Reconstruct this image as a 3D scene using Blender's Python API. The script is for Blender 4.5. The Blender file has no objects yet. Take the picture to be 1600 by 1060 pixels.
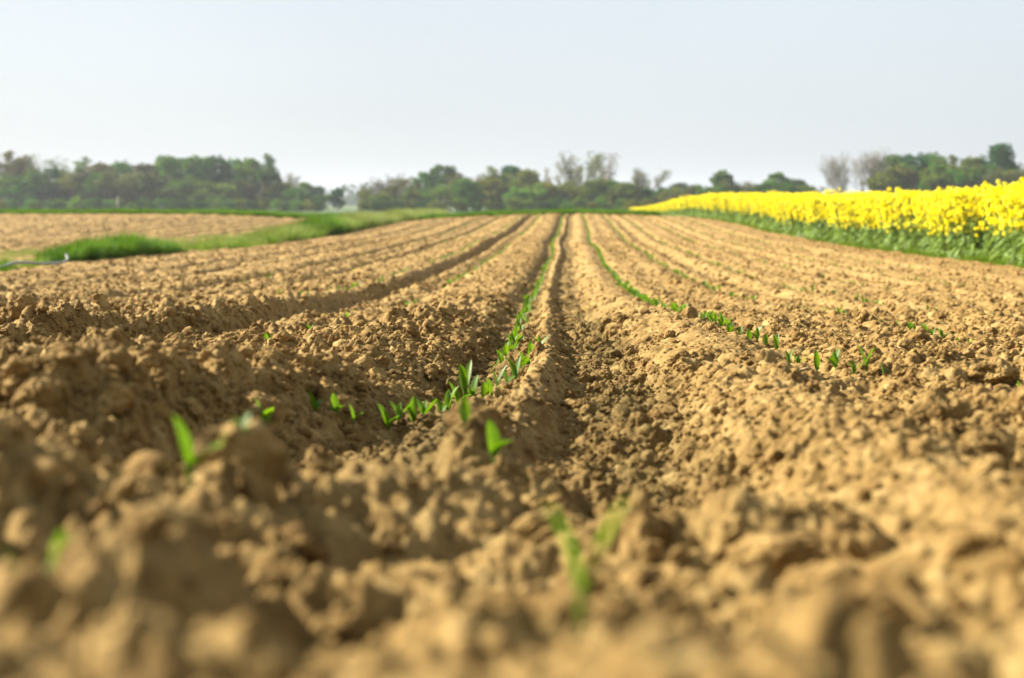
import bpy, bmesh, math, random
import numpy as np
from mathutils import Vector, noise as mnoise

sc = bpy.context.scene
C = sc.collection
R = math.radians
rng = np.random.default_rng(7)
random.seed(7)

# ------------------------------------------------------------------ camera
cam_d = bpy.data.cameras.new('camera')
cam = bpy.data.objects.new('camera', cam_d)
C.objects.link(cam)
sc.camera = cam
cam.location = (0, 0, 0.36)
cam.rotation_euler = (R(90 - 5.05), 0, R(2.27))
cam_d.sensor_fit = 'HORIZONTAL'
cam_d.sensor_width = 23.6
cam_d.lens = 35.4
cam_d.clip_start = 0.02
cam_d.clip_end = 6000
cam_d.dof.use_dof = True
cam_d.dof.focus_distance = 4.3
cam_d.dof.aperture_fstop = 2.9
CZ = 0.36

# ------------------------------------------------------------------ sky, sun, exposure
SUN_AZ = -73.0      # degrees from +Y (along the rows) towards +X; negative = left
SUN_EL = 32.5
world = bpy.data.worlds.new('World')
sc.world = world
world.use_nodes = True
wt = world.node_tree
wt.nodes.clear()
wo = wt.nodes.new('ShaderNodeOutputWorld')
bg = wt.nodes.new('ShaderNodeBackground')
sky = wt.nodes.new('ShaderNodeTexSky')
sky.sky_type = 'NISHITA'
sky.sun_disc = False
sky.sun_elevation = R(SUN_EL)
sky.sun_rotation = R(SUN_AZ)
sky.air_density = 1.0
sky.dust_density = 3.0
sky.ozone_density = 1.5
veil = wt.nodes.new('ShaderNodeMix'); veil.data_type = 'RGBA'
veil.inputs[0].default_value = 0.89
veil.inputs[7].default_value = (1.80, 1.94, 2.07, 1)       # thin high cloud veil
cl_t = wt.nodes.new('ShaderNodeTexCoord')
cl_m = wt.nodes.new('ShaderNodeMapping'); cl_m.inputs['Scale'].default_value = (1.2, 1.2, 2.6)
cl = wt.nodes.new('ShaderNodeTexNoise'); cl.inputs['Scale'].default_value = 1.3; cl.inputs['Detail'].default_value = 3
clr = wt.nodes.new('ShaderNodeMapRange')
clr.inputs['From Min'].default_value = .3; clr.inputs['From Max'].default_value = .7
clr.inputs['To Min'].default_value = .93; clr.inputs['To Max'].default_value = 1.07
vm = wt.nodes.new('ShaderNodeVectorMath'); vm.operation = 'SCALE'
L = wt.links.new
L(cl_t.outputs['Generated'], cl_m.inputs[0]); L(cl_m.outputs[0], cl.inputs['Vector'])
L(cl.outputs['Fac'], clr.inputs['Value'])
L(sky.outputs[0], veil.inputs[6]); L(veil.outputs[2], vm.inputs[0]); L(clr.outputs[0], vm.inputs['Scale'])
L(vm.outputs[0], bg.inputs['Color']); L(bg.outputs[0], wo.inputs['Surface'])
bg.inputs['Strength'].default_value = 0.0985

sun_d = bpy.data.lights.new('sun', 'SUN')
sun_d.energy = 5.0
sun_d.angle = R(0.6)
sun_d.color = (1.0, 0.92, 0.78)
sun = bpy.data.objects.new('sun', sun_d)
C.objects.link(sun)
sd = Vector((math.sin(R(SUN_AZ)) * math.cos(R(SUN_EL)), math.cos(R(SUN_AZ)) * math.cos(R(SUN_EL)), math.sin(R(SUN_EL))))
sun.rotation_euler = sd.to_track_quat('Z', 'Y').to_euler()
sun.location = sd * 50

sc.view_settings.view_transform = 'Standard'
sc.view_settings.look = 'None'
sc.view_settings.exposure = 1.95
sc.view_settings.gamma = 1.0
sc.view_settings.use_curve_mapping = False
sc.cycles.use_denoising = True
sc.cycles.max_bounces = 6
sc.cycles.diffuse_bounces = 3
sc.cycles.glossy_bounces = 2
sc.cycles.transmission_bounces = 3
sc.cycles.volume_bounces = 0
sc.cycles.sample_clamp_indirect = 4.0

# ------------------------------------------------------------------ numpy noise
def _h(ix, iy, s):
    n = (ix.astype(np.int64) * 374761393 + iy.astype(np.int64) * 668265263 + s * 2246822519) & 0xffffffff
    n = ((n ^ (n >> 13)) * 1274126177) & 0xffffffff
    n = n ^ (n >> 16)
    return (n & 0xffffff) / float(0x1000000)

def perlin(x, y, s=0):
    ix = np.floor(x); iy = np.floor(y)
    fx = x - ix; fy = y - iy
    ux = fx * fx * fx * (fx * (fx * 6 - 15) + 10); uy = fy * fy * fy * (fy * (fy * 6 - 15) + 10)
    def g(dx, dy):
        a = _h(ix + dx, iy + dy, s) * 2 * math.pi
        return np.cos(a) * (fx - dx) + np.sin(a) * (fy - dy)
    a = g(0, 0); b = g(1, 0); c = g(0, 1); d = g(1, 1)
    return ((a + (b - a) * ux) * (1 - uy) + (c + (d - c) * ux) * uy) * 1.5

def domes(x, y, cell, s, keep=1.0, lo=.3, hi=.62):
    """max over rounded lumps scattered one per cell; unit = cell"""
    X = x / cell; Y = y / cell
    X = X + .22 * perlin(X * 1.7, Y * 1.7, s + 91); Y = Y + .22 * perlin(X * 1.7 + 9, Y * 1.7, s + 92)
    ix = np.floor(X); iy = np.floor(Y)
    out = np.zeros_like(X)
    for dx in (-1, 0, 1):
        for dy in (-1, 0, 1):
            cx = ix + dx; cy = iy + dy
            px = cx + _h(cx, cy, s); py = cy + _h(cx, cy, s + 1)
            r = lo + (hi - lo) * _h(cx, cy, s + 2)
            r = np.where(_h(cx, cy, s + 3) < keep, r, .001)
            q = 1 - ((X - px) ** 2 + (Y - py) ** 2) / (r * r)
            out = np.maximum(out, np.where(q > 0, r * np.sqrt(np.maximum(q, 0)), 0))
    return out

def G(v, c, s):
    return np.exp(-((v - c) / s) ** 2)

def SS(a, b, v):
    t = np.clip((v - a) / (b - a), 0, 1)
    return t * t * (3 - 2 * t)

# ------------------------------------------------------------------ terrain
_ld = np.linspace(math.log(.5), math.log(4000), 3000)
_HT = [(.5, .165), (.7, .20), (.9, .245), (1.2, .295), (1.7, .335), (2.2, .355), (3.6, .375), (6.3, .48), (10, .63), (14, .73), (22, .785), (30, .77), (40, .69), (53, .48),
       (60, .415), (66, .42), (75, .5), (90, .72), (126, 1.25), (200, 1.5), (300, 1.5), (4000, 1.6)]
_hv = np.interp(_ld, [math.log(a) for a, b in _HT], [b for a, b in _HT])
_k = np.hanning(101); _k /= _k.sum()
_hv = np.convolve(np.pad(_hv, 50, mode='edge'), _k, 'valid')

def Hc(y):
    return np.interp(np.log(np.maximum(y, .5)), _ld, _hv)

def wig(y):
    return np.interp(y, [0, 4, 6, 8, 14, 22, 40, 53, 60, 300], [0, 0, -.02, -.05, -.12, -.17, -.19, -.16, -.18, -.18]) \
        + (.02 * np.sin(y * .55) + .03 * np.sin(y * .31 + 1)) * np.clip((y - 5) / 10, 0, 1)

ROWS = [-5.4, -4.65, -3.9, -3.15, -2.45, -1.68, -1.02, -.2, .55, 1.3, 2.0, 2.7, 3.45, 4.15]
LROWS = [-9.6 - .75 * i for i in range(26)]

def bent(x, y):
    b = np.clip(3.3 - y, 0, 2.2) ** 2 * .11
    return x - wig(y) + b * SS(.12, -.3, x)

def profile(x, y):
    u = bent(x, y)
    z = np.zeros_like(u)
    near = SS(1.4, 2.6, y)
    for r in ROWS:
        if r == -.2: continue
        wob = .02 * perlin(y * .35, y * 0 + r, 5)
        z -= (.026 if r > -2 else .07) * G(u, r + wob, .075)
        z += .018 * G(u, r + wob - .2, .09) + .012 * G(u, r + wob + .2, .1)
    # central seed furrow, plateau on its left
    z += .03 * SS(1.2, 1.6, y) * SS(3.3, 2.3, y) * SS(-.40, -.50, u) * SS(-1.6, -1.2, u)
    z += near * (.6 + .4 * SS(2.6, 4, y)) * (-.045 * SS(-.40, -.26, u) * SS(-.085, -.13, u) - .035 * G(u, -.26, .07) + (.022 + .053 * SS(4.0, 2.8, y)) * SS(-.36, -.5, u) * SS(-1.0, -.82, u))
    z += SS(1.9, 3.2, y) * .014 * G(u, -.075 + .01 * np.sin(y * 1.9), .022)
    # wheel channels
    z -= .05 * SS(3, 3.8, y) * SS(15, 8, y) * SS(-.6, -.8, u) * SS(-1.35, -1.2, u)
    z += -.055 * SS(-.065, .0, u) * SS(.27, .13, u) * SS(1.5, 2.1, y)
    z += -(.12 + .05 * SS(15, 9, y)) * G(u, -1.42, .125) + (.04 + .045 * SS(12, 8, y)) * G(u, -1.62, .085) + .015 * SS(9, 14, y) * G(u, -1.2, .06)
    z += -.06 * G(u, -2.86, .12) - .05 * G(u, 1.62, .13) - .04 * G(u, 3.1, .12) - .05 * G(u, -4.3, .12)
    z += .02 * SS(.22, .42, u) * SS(.9, .6, u)
    z += .03 * G(u, 4.55, .3)
    # neighbouring field on the left
    for r in LROWS:
        z -= .12 * G(u, r, .13)
    return z

def mounds(x, y):
    def b(cx, cy, sx, sy, h, a=0.0):
        ca, sa = math.cos(a), math.sin(a)
        dx = (x - cx) * ca + (y - cy) * sa; dy = -(x - cx) * sa + (y - cy) * ca
        return h * np.exp(-(dx / sx) ** 2 - (dy / sy) ** 2)
    z = b(-1.0, 1.95, .5, .16, .03, -.12) + b(-1.3, 2.6, .5, .4, .06)
    z += b(-.45, 1.2, .24, .13, .05, .1) + b(-.22, 1.42, .14, .13, .06, .5) + b(-.10, 1.85, .08, .14, .075) + b(-.62, 1.05, .2, .15, .05)
    z -= b(-.45, 1.52, .3, .1, .05, -.1)
    z += b(-.61, 1.85, .5, .10, .09, 1.46) + b(-.80, 1.9, .45, .14, .045, 1.5)
    z += b(-.33, 1.12, .22, .12, .04) + b(-.17, 1.5, .12, .1, .05) + b(-.11, 1.82, .07, .1, .03)
    z += b(.13, 1.36, .13, .07, .05) + b(.45, 1.5, .2, .5, .035) + b(.75, 2.2, .28, .3, .06)
    z -= b(.1, 1.7, .13, .2, .04)
    z += b(-.215, .80, .045, .14, .06) + b(-.28, 1.22, .05, .12, .015) + b(.3, .95, .14, .2, .02)
    z -= b(-.13, .80, .07, .12, .05) + b(-.17, 1.22, .07, .1, .04) + b(.155, 1.12, .05, .06, .03) + b(-.04, 1.22, .07, .06, .03) + b(.12, 1.12, .12, .04, .03)
    return z

def xslope(x, y):
    t = np.clip(np.abs(x) / 5.5, 0, 1.15) ** 2 * (1 - SS(-8, -16, x))
    k = np.interp(y, [0, 12, 22, 30, 43, 64, 85, 200], [0, 0, .0, .07, .14, .2, .1, 0])
    return -k * t

def base(x, y):
    x, y = np.broadcast_arrays(np.asarray(x, float), np.asarray(y, float))
    f = SS(.2, .7, y) * SS(63.5, 61.5, y)
    edge = SS(5.6, 5.0, x)
    lf = np.where(x < -7.6, SS(-8.6, -9.3, x), SS(-6.5, -6.2, x))
    return CZ - Hc(y) + xslope(x, y) + f * profile(x, y) * edge * lf + mounds(x, y) * SS(4.2, 3.2, y)

def rough(x, y):
    u = x - wig(y)
    r = .8 + .35 * perlin(x * .9, y * .9, 31)
    r = r + .55 * SS(-.28, -.5, u) * SS(12, 5, y)
    r = r - .35 * G(u, .35, .16) - .25 * G(u, -.06, .06) + .15 * G(u, .12, .08)
    r = r - .35 * G(u, -1.42, .12) - .25 * SS(3.6, 5, u) - .2 * SS(.2, .9, u)
    return np.clip(r, .25, 1.7)

def detail(x, y, res):
    """res = local grid spacing: octaves finer than it are left out"""
    def w(l): return np.clip(l / np.maximum(res, 1e-4) / 2.2 - .3, 0, 1)
    lo = .35 + .65 * SS(2.2, 4.5, y)
    z = (.030 * perlin(x / .75, y / .75, 1) + .013 * perlin(x / .3, y / .3, 2)) * lo
    z = z + .011 * perlin(x / .13, y / .13, 3) * w(.13)
    z = z + domes(x, y, .16, 11, .4) * .16 * .30 * w(.16)
    z = z + domes(x, y, .075, 21, .75) * .075 * .55 * w(.075)
    z = z + domes(x, y, .035, 41, .9) * .035 * .6 * w(.035)
    fine = .010 * (np.abs(perlin(x / .03, y / .03, 8)) - .3) * w(.03) + .006 * perlin(x / .013, y / .013, 9) * w(.013)
    z = z + .006 * perlin(x / .045, y / .045, 7) * w(.045) + domes(x, y, .017, 61, .9) * .017 * .55 * w(.017)
    z = z + .005 * perlin(x / .024, y / .024, 4) * w(.024) + .003 * perlin(x / .011, y / .011, 6) * w(.011)
    return ((z - .021) * rough(x, y) - fine) * SS(.1, .6, y)

def zf(x, y):
    x = np.asarray(x, float); y = np.asarray(y, float)
    f = np.where((x > 5.6) | (y > 62.3), .25, 1.0)
    return base(x, y) + detail(x, y, np.maximum(.003, .0021 * y)) * f

# ------------------------------------------------------------------ mesh / material helpers
def mesh_np(name, verts, quads=None, tris=None, smooth=False, midx=None):
    me = bpy.data.meshes.new(name)
    verts = np.asarray(verts, np.float32)
    nq = 0 if quads is None else len(quads); nt = 0 if tris is None else len(tris)
    me.vertices.add(len(verts)); me.vertices.foreach_set('co', verts.ravel())
    me.loops.add(nq * 4 + nt * 3); me.polygons.add(nq + nt)
    li = []
    if nq: li.append(np.asarray(quads, np.int32).ravel())
    if nt: li.append(np.asarray(tris, np.int32).ravel())
    me.loops.foreach_set('vertex_index', np.concatenate(li))
    st = np.concatenate([np.arange(nq) * 4, nq * 4 + np.arange(nt) * 3]).astype(np.int32)
    me.polygons.foreach_set('loop_start', st)
    if midx is not None: me.polygons.foreach_set('material_index', np.asarray(midx, np.int32))
    if smooth: me.polygons.foreach_set('use_smooth', np.ones(nq + nt, bool))
    me.update(calc_edges=True)
    me.validate()
    return me

def link(name, me, parent=None, mats=()):
    for m in mats: me.materials.append(m)
    o = bpy.data.objects.new(name, me)
    C.objects.link(o)
    if parent: o.parent = parent
    return o

def tag(o, label=None, cat=None, group=None, kind=None):
    if label: o['label'] = label
    if cat: o['category'] = cat
    if group: o['group'] = group
    if kind: o['kind'] = kind
    return o

def empty(name, loc, rz=0, scl=1.0):
    o = bpy.data.objects.new(name, None); C.objects.link(o)
    o.location = loc; o.rotation_euler = (0, 0, rz); o.scale = (scl, scl, scl) if not hasattr(scl, '__len__') else scl
    o.empty_display_size = .05
    return o

def new_mat(name):
    m = bpy.data.materials.new(name); m.use_nodes = True
    nt = m.node_tree; nt.nodes.clear()
    out = nt.nodes.new('ShaderNodeOutputMaterial')
    return m, nt, out

def N(nt, t, **kw):
    n = nt.nodes.new(t)
    for k, v in kw.items():
        if k in n.inputs.keys(): n.inputs[k].default_value = v
        else: setattr(n, k, v)
    return n

def ramp(nt, stops, fac):
    r = nt.nodes.new('ShaderNodeValToRGB')
    e = r.color_ramp.elements
    while len(e) < len(stops): e.new(.5)
    for k, (p, c) in enumerate(stops):
        e[k].position = p; e[k].color = (*c, 1)
    nt.links.new(fac, r.inputs[0])
    return r

def soil_mat(name, use_obj_rand=False):
    m, nt, out = new_mat(name)
    geo = N(nt, 'ShaderNodeNewGeometry')
    b = N(nt, 'ShaderNodeBsdfPrincipled')
    b.inputs['Roughness'].default_value = .92
    b.inputs['Specular IOR Level'].default_value = .15
    n1 = N(nt, 'ShaderNodeTexNoise', Scale=1.1, Detail=3.0); nt.links.new(geo.outputs['Position'], n1.inputs['Vector'])
    n2 = N(nt, 'ShaderNodeTexNoise', Scale=28.0, Detail=4.0); nt.links.new(geo.outputs['Position'], n2.inputs['Vector'])
    n3 = N(nt, 'ShaderNodeTexNoise', Scale=210.0, Detail=5.0); nt.links.new(geo.outputs['Position'], n3.inputs['Vector'])
    r = ramp(nt, [(.28, (.120, .072, .021)), (.5, (.250, .163, .055)), (.72, (.345, .246, .097))], n2.outputs['Fac'])
    r1 = ramp(nt, [(.3, (.84, .80, .74)), (.7, (1.12, 1.12, 1.14))], n1.outputs['Fac'])
    mx = N(nt, 'ShaderNodeMix', data_type='RGBA', blend_type='MULTIPLY'); mx.inputs[0].default_value = 1
    nt.links.new(r.outputs[0], mx.inputs[6]); nt.links.new(r1.outputs[0], mx.inputs[7])
    col = mx.outputs[2]
    r3 = ramp(nt, [(.34, (.66, .63, .58)), (.5, (1.02, 1.02, 1.0)), (.68, (1.16, 1.16, 1.16))], n3.outputs['Fac'])
    mx3 = N(nt, 'ShaderNodeMix', data_type='RGBA', blend_type='MULTIPLY'); mx3.inputs[0].default_value = 1.0
    nt.links.new(col, mx3.inputs[6]); nt.links.new(r3.outputs[0], mx3.inputs[7])
    col = mx3.outputs[2]
    if use_obj_rand:
        at = N(nt, 'ShaderNodeAttribute', attribute_name='tone', attribute_type='INSTANCER')
        r4 = ramp(nt, [(0, (.74, .68, .6)), (.5, (1, .98, .95)), (.93, (1.14, 1.12, 1.12)), (1, (1.25, 1.3, 1.4))], at.outputs['Fac'])
        mx4 = N(nt, 'ShaderNodeMix', data_type='RGBA', blend_type='MULTIPLY'); mx4.inputs[0].default_value = 1
        nt.links.new(col, mx4.inputs[6]); nt.links.new(r4.outputs[0], mx4.inputs[7]); col = mx4.outputs[2]
    # damp, slightly mossy soil in the two central furrows and the wheel tracks (attribute written per vertex / instance)
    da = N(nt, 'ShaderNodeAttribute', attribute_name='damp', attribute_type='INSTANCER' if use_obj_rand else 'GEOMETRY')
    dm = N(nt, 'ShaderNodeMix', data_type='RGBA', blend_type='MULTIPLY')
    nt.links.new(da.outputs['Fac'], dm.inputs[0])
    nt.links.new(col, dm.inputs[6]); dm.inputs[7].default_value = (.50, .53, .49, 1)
    nt.links.new(dm.outputs[2], b.inputs['Base Color'])
    bs = N(nt, 'ShaderNodeBump', Strength=1.0, Distance=.006)
    nb = N(nt, 'ShaderNodeTexNoise', Scale=150.0, Detail=6.0, Roughness=.7); nt.links.new(geo.outputs['Position'], nb.inputs['Vector'])
    nt.links.new(nb.outputs['Fac'], bs.inputs['Height']); nt.links.new(bs.outputs[0], b.inputs['Normal'])
    nt.links.new(b.outputs[0], out.inputs[0])
    return m

def leaf_mat(name, c0, c1, trans=.45, scale=40.0, attr=None, rough=.5):
    """two-tone plant material with light passing through"""
    m, nt, out = new_mat(name)
    geo = N(nt, 'ShaderNodeNewGeometry')
    oi = N(nt, 'ShaderNodeObjectInfo')
    n1 = N(nt, 'ShaderNodeTexNoise', Scale=scale, Detail=2.0); nt.links.new(geo.outputs['Position'], n1.inputs['Vector'])
    ad = N(nt, 'ShaderNodeMath', operation='MULTIPLY_ADD'); ad.inputs[1].default_value = .35
    nt.links.new(oi.outputs['Random'], ad.inputs[0]); nt.links.new(n1.outputs['Fac'], ad.inputs[2])
    r = ramp(nt, [(.4, c0), (.95, c1)], ad.outputs[0])
    d = N(nt, 'ShaderNodeBsdfPrincipled', Roughness=rough); d.inputs['Specular IOR Level'].default_value = .3
    t = N(nt, 'ShaderNodeBsdfTranslucent')
    hs = N(nt, 'ShaderNodeHueSaturation', Hue=.49, Saturation=1.1, Value=1.25)
    nt.links.new(r.outputs[0], hs.inputs['Color'])
    nt.links.new(r.outputs[0], d.inputs['Base Color']); nt.links.new(hs.outputs[0], t.inputs['Color'])
    mx = N(nt, 'ShaderNodeMixShader'); mx.inputs[0].default_value = trans
    nt.links.new(d.outputs[0], mx.inputs[1]); nt.links.new(t.outputs[0], mx.inputs[2])
    nt.links.new(mx.outputs[0], out.inputs[0])
    return m

def tree_mat(name, tint=True, c=(.06, .1, .03), trans=.25):
    """crown leaves: the colour of each tree comes from its object colour, each clump varies a little"""
    m, nt, out = new_mat(name)
    oi = N(nt, 'ShaderNodeObjectInfo')
    at = N(nt, 'ShaderNodeAttribute', attribute_name='tone')
    hs = N(nt, 'ShaderNodeMix', data_type='RGBA', blend_type='MULTIPLY'); hs.inputs[0].default_value = 1
    r = ramp(nt, [(0, (.55, .6, .6)), (.5, (1, 1, 1)), (1, (1.35, 1.3, 1.1))], at.outputs['Fac'])
    nt.links.new(oi.outputs['Color'], hs.inputs[6]); nt.links.new(r.outputs[0], hs.inputs[7])
    d = N(nt, 'ShaderNodeBsdfDiffuse'); t = N(nt, 'ShaderNodeBsdfTranslucent')
    nt.links.new(hs.outputs[2], d.inputs[0]); nt.links.new(hs.outputs[2], t.inputs[0])
    mx = N(nt, 'ShaderNodeMixShader'); mx.inputs[0].default_value = trans
    nt.links.new(d.outputs[0], mx.inputs[1]); nt.links.new(t.outputs[0], mx.inputs[2])
    nt.links.new(mx.outputs[0], out.inputs[0])
    return m

def plain_mat(name, c0, c1, scale=5.0, rough=.85):
    m, nt, out = new_mat(name)
    geo = N(nt, 'ShaderNodeNewGeometry')
    n1 = N(nt, 'ShaderNodeTexNoise', Scale=scale, Detail=4.0); nt.links.new(geo.outputs['Position'], n1.inputs['Vector'])
    r = ramp(nt, [(.3, c0), (.7, c1)], n1.outputs['Fac'])
    b = N(nt, 'ShaderNodeBsdfPrincipled', Roughness=rough); b.inputs['Specular IOR Level'].default_value = .3
    nt.links.new(r.outputs[0], b.inputs['Base Color']); nt.links.new(b.outputs[0], out.inputs[0])
    return m

M_soil = soil_mat('soil'); M_clod = soil_mat('clod_soil', True)
M_maize = leaf_mat('maize_leaf', (.055, .125, .012), (.11, .20, .022), .5, 60)
M_grass = leaf_mat('grass_blade', (.055, .115, .006), (.14, .23, .014), .35, 3, rough=.85)
M_grassd = leaf_mat('dense_grass_blade', (.032, .095, .004), (.09, .19, .006), .3, 3, rough=.85)
M_grassp = leaf_mat('pale_grass_blade', (.10, .14, .028), (.20, .235, .07), .35, 2, rough=.85)
M_yellow = leaf_mat('rapeseed_petal', (.74, .66, .002), (.90, .83, .003), .4, 30)
M_rleaf = leaf_mat('rapeseed_leaf', (.075, .14, .025), (.19, .27, .06), .3, 8)
M_rstem = leaf_mat('rapeseed_stem', (.08, .15, .02), (.14, .22, .04), .2, 8)
M_bark = plain_mat('bark', (.03, .026, .02), (.06, .052, .04), 3)
M_twig = plain_mat('twig_bark', (.10, .095, .065), (.19, .175, .13), 3)
M_straw = plain_mat('dry_straw', (.38, .29, .14), (.55, .45, .26), 40)
M_crown = tree_mat('crown_leaves')
M_meadow = plain_mat('meadow_ground', (.03, .06, .012), (.055, .09, .02), .4)
M_pipe = plain_mat('grey_plastic', (.17, .185, .20), (.25, .265, .285), 9, .5)
M_post = plain_mat('weathered_post', (.2, .19, .17), (.28, .27, .24), 4)
M_stone = plain_mat('pale_stone', (.55, .52, .46), (.72, .7, .64), 30)
M_tile = plain_mat('clay_tile', (.24, .13, .075), (.3, .17, .1), 2)
M_wall = plain_mat('pale_render', (.5, .42, .32), (.6, .5, .4), 1)

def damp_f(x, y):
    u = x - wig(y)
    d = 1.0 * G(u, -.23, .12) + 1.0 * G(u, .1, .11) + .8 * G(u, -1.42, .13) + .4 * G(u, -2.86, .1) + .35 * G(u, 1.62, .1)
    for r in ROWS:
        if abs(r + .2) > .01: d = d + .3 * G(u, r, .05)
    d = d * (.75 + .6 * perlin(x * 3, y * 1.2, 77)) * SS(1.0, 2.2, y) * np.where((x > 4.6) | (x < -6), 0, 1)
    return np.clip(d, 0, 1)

# ------------------------------------------------------------------ ground
def add_attr(me, name, vals):
    a = me.attributes.new(name, 'FLOAT', 'POINT'); a.data.foreach_set('value', np.asarray(vals, np.float32))

def grid_mesh(name, X, Y, Z, mats, midx=None, smooth=True):
    ny, nx = X.shape
    idx = np.arange(ny * nx).reshape(ny, nx)
    q = np.stack([idx[:-1, :-1], idx[:-1, 1:], idx[1:, 1:], idx[1:, :-1]], -1).reshape(-1, 4)
    me = mesh_np(name, np.stack([X, Y, Z], -1).reshape(-1, 3), quads=q, smooth=smooth, midx=midx)
    return me

# fine tilled field sheet, widening with distance
ys = np.exp(np.concatenate([np.linspace(math.log(.3), math.log(1.6), 300, endpoint=False), np.linspace(math.log(1.6), math.log(9), 950, endpoint=False), np.linspace(math.log(9), math.log(62.4), 700)]))
ts = np.linspace(-.62, .56, 1250)
Y = np.repeat(ys[:, None], len(ts), 1)
X = ts[None, :] * (Y + .9)
Z = zf(X, Y)
me = grid_mesh('field', X, Y, Z, ())
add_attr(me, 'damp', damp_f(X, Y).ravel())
fo = link('ground', me, None, [M_soil]); tag(fo, 'dry tan tilled soil in long furrows running away from the viewer', 'field', kind='structure')
fo.name = 'tilled_ground'

# wide coarse sheet out to the horizon, a little lower where the fine sheet covers it
def axis(pts):
    o = []
    for (a, b, n) in pts: o += list(np.linspace(a, b, n, endpoint=False))
    return np.array(o + [pts[-1][1]])
gx = axis([(-1300, -200, 16), (-200, -40, 24), (-40, -10, 30), (-10, 10, 60), (10, 40, 20), (40, 200, 24), (200, 1300, 16)])
gy = axis([(-900, -100, 8), (-100, -8, 12), (-8, 0, 12), (0, 10, 40), (10, 62.5, 90), (62.5, 63.3, 3), (63.3, 140, 60), (140, 400, 30), (400, 1500, 14)])
GX, GY = np.meshgrid(gx, gy)
GZ = base(GX, GY)
inside = (GY > .32) & (GY < 62.6) & (GX > -.66 * (GY + .9)) & (GX < .60 * (GY + .9))
GZ = GZ - np.where(inside, .22, .0)
GZ = GZ + np.where(inside, 0, .02 * perlin(GX * .7, GY * .7, 8))
cxm = (GX[:-1, :-1] + GX[1:, 1:]) / 2; cym = (GY[:-1, :-1] + GY[1:, 1:]) / 2
mi = ((cym > 62.6) | (cym < -60)).astype(int).ravel()
me = grid_mesh('ground', GX, GY, GZ, (), mi)
add_attr(me, 'damp', np.zeros(GX.size))
gr = link('ground', me, None, [M_soil, M_meadow]); tag(gr, 'open farmland ground reaching to the woods', 'ground', kind='structure')

# ------------------------------------------------------------------ scattering with geometry nodes
def scatter(name, protos, pts, rot, scl, idx, extra=None):
    """one object: instances of the prototype meshes on points"""
    n = len(pts)
    pm = bpy.data.meshes.new(name); pm.vertices.add(n); pm.vertices.foreach_set('co', np.asarray(pts, np.float32).ravel())
    a = pm.attributes.new('rot', 'FLOAT_VECTOR', 'POINT'); a.data.foreach_set('vector', np.asarray(rot, np.float32).ravel())
    scl = np.asarray(scl, np.float32)
    if scl.ndim == 1: scl = np.repeat(scl[:, None], 3, 1)
    a = pm.attributes.new('scl', 'FLOAT_VECTOR', 'POINT'); a.data.foreach_set('vector', scl.ravel())
    a = pm.attributes.new('pick', 'INT', 'POINT'); a.data.foreach_set('value', np.asarray(idx, np.int32))
    for k, v in (extra or {}).items():
        a = pm.attributes.new(k, 'FLOAT', 'POINT'); a.data.foreach_set('value', np.asarray(v, np.float32))
    o = link(name, pm)
    g = bpy.data.node_groups.new(name + '_nodes', 'GeometryNodeTree')
    g.interface.new_socket('Geometry', in_out='INPUT', socket_type='NodeSocketGeometry')
    g.interface.new_socket('Geometry', in_out='OUTPUT', socket_type='NodeSocketGeometry')
    gi = g.nodes.new('NodeGroupInput'); go = g.nodes.new('NodeGroupOutput')
    g2i = g.nodes.new('GeometryNodeGeometryToInstance')
    for p in reversed(protos):
        oi = g.nodes.new('GeometryNodeObjectInfo'); oi.inputs['Object'].default_value = p; oi.inputs['As Instance'].default_value = False
        g.links.new(oi.outputs['Geometry'], g2i.inputs[0])
    iop = g.nodes.new('GeometryNodeInstanceOnPoints'); iop.inputs['Pick Instance'].default_value = True
    def att(nm, ty):
        t = g.nodes.new('GeometryNodeInputNamedAttribute'); t.data_type = ty; t.inputs['Name'].default_value = nm
        return t.outputs[0]
    e2r = g.nodes.new('FunctionNodeEulerToRotation')
    g.links.new(att('rot', 'FLOAT_VECTOR'), e2r.inputs[0])
    g.links.new(gi.outputs[0], iop.inputs['Points']); g.links.new(g2i.outputs[0], iop.inputs['Instance'])
    g.links.new(att('pick', 'INT'), iop.inputs['Instance Index'])
    g.links.new(e2r.outputs[0], iop.inputs['Rotation']); g.links.new(att('scl', 'FLOAT_VECTOR'), iop.inputs['Scale'])
    g.links.new(iop.outputs[0], go.inputs[0])
    md = o.modifiers.new('scatter', 'NODES'); md.node_group = g
    return o

def proto(name, me, mats):
    for m in mats: me.materials.append(m)
    return bpy.data.objects.new(name, me)      # never linked: only feeds the scatter

# ------------------------------------------------------------------ clods
def clod_mesh(seed, sub, lumpy=1.0):
    rs = random.Random(seed)
    bm = bmesh.new(); bmesh.ops.create_icosphere(bm, subdivisions=sub, radius=1.0)
    planes = []
    for _ in range(rs.randint(7, 12)):
        v = Vector((rs.gauss(0, 1), rs.gauss(0, 1), rs.gauss(0, 1))).normalized(); planes.append((v, rs.uniform(.62, .98)))
    st = Vector((rs.uniform(.85, 1.25), rs.uniform(.8, 1.1), rs.uniform(.65, .95)))
    off = Vector((rs.uniform(-50, 50), rs.uniform(-50, 50), rs.uniform(-50, 50)))
    for v in bm.verts:
        d = v.co.normalized(); r = 1.05
        for n, p in planes:
            c = d.dot(n)
            if c > .05: r = min(r, p / c)
        r += lumpy * (.20 * mnoise.noise(d * 1.6 + off) + .13 * mnoise.noise(d * 3.4 + off) + .075 * abs(mnoise.noise(d * 7 + off)) + .07 * mnoise.noise(d * 13 + off) + .04 * mnoise.noise(d * 26 + off))
        v.co = Vector((d.x * st.x, d.y * st.y, d.z * st.z)) * r
    me = bpy.data.meshes.new('clod'); bm.to_mesh(me); bm.free()
    return me

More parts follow.
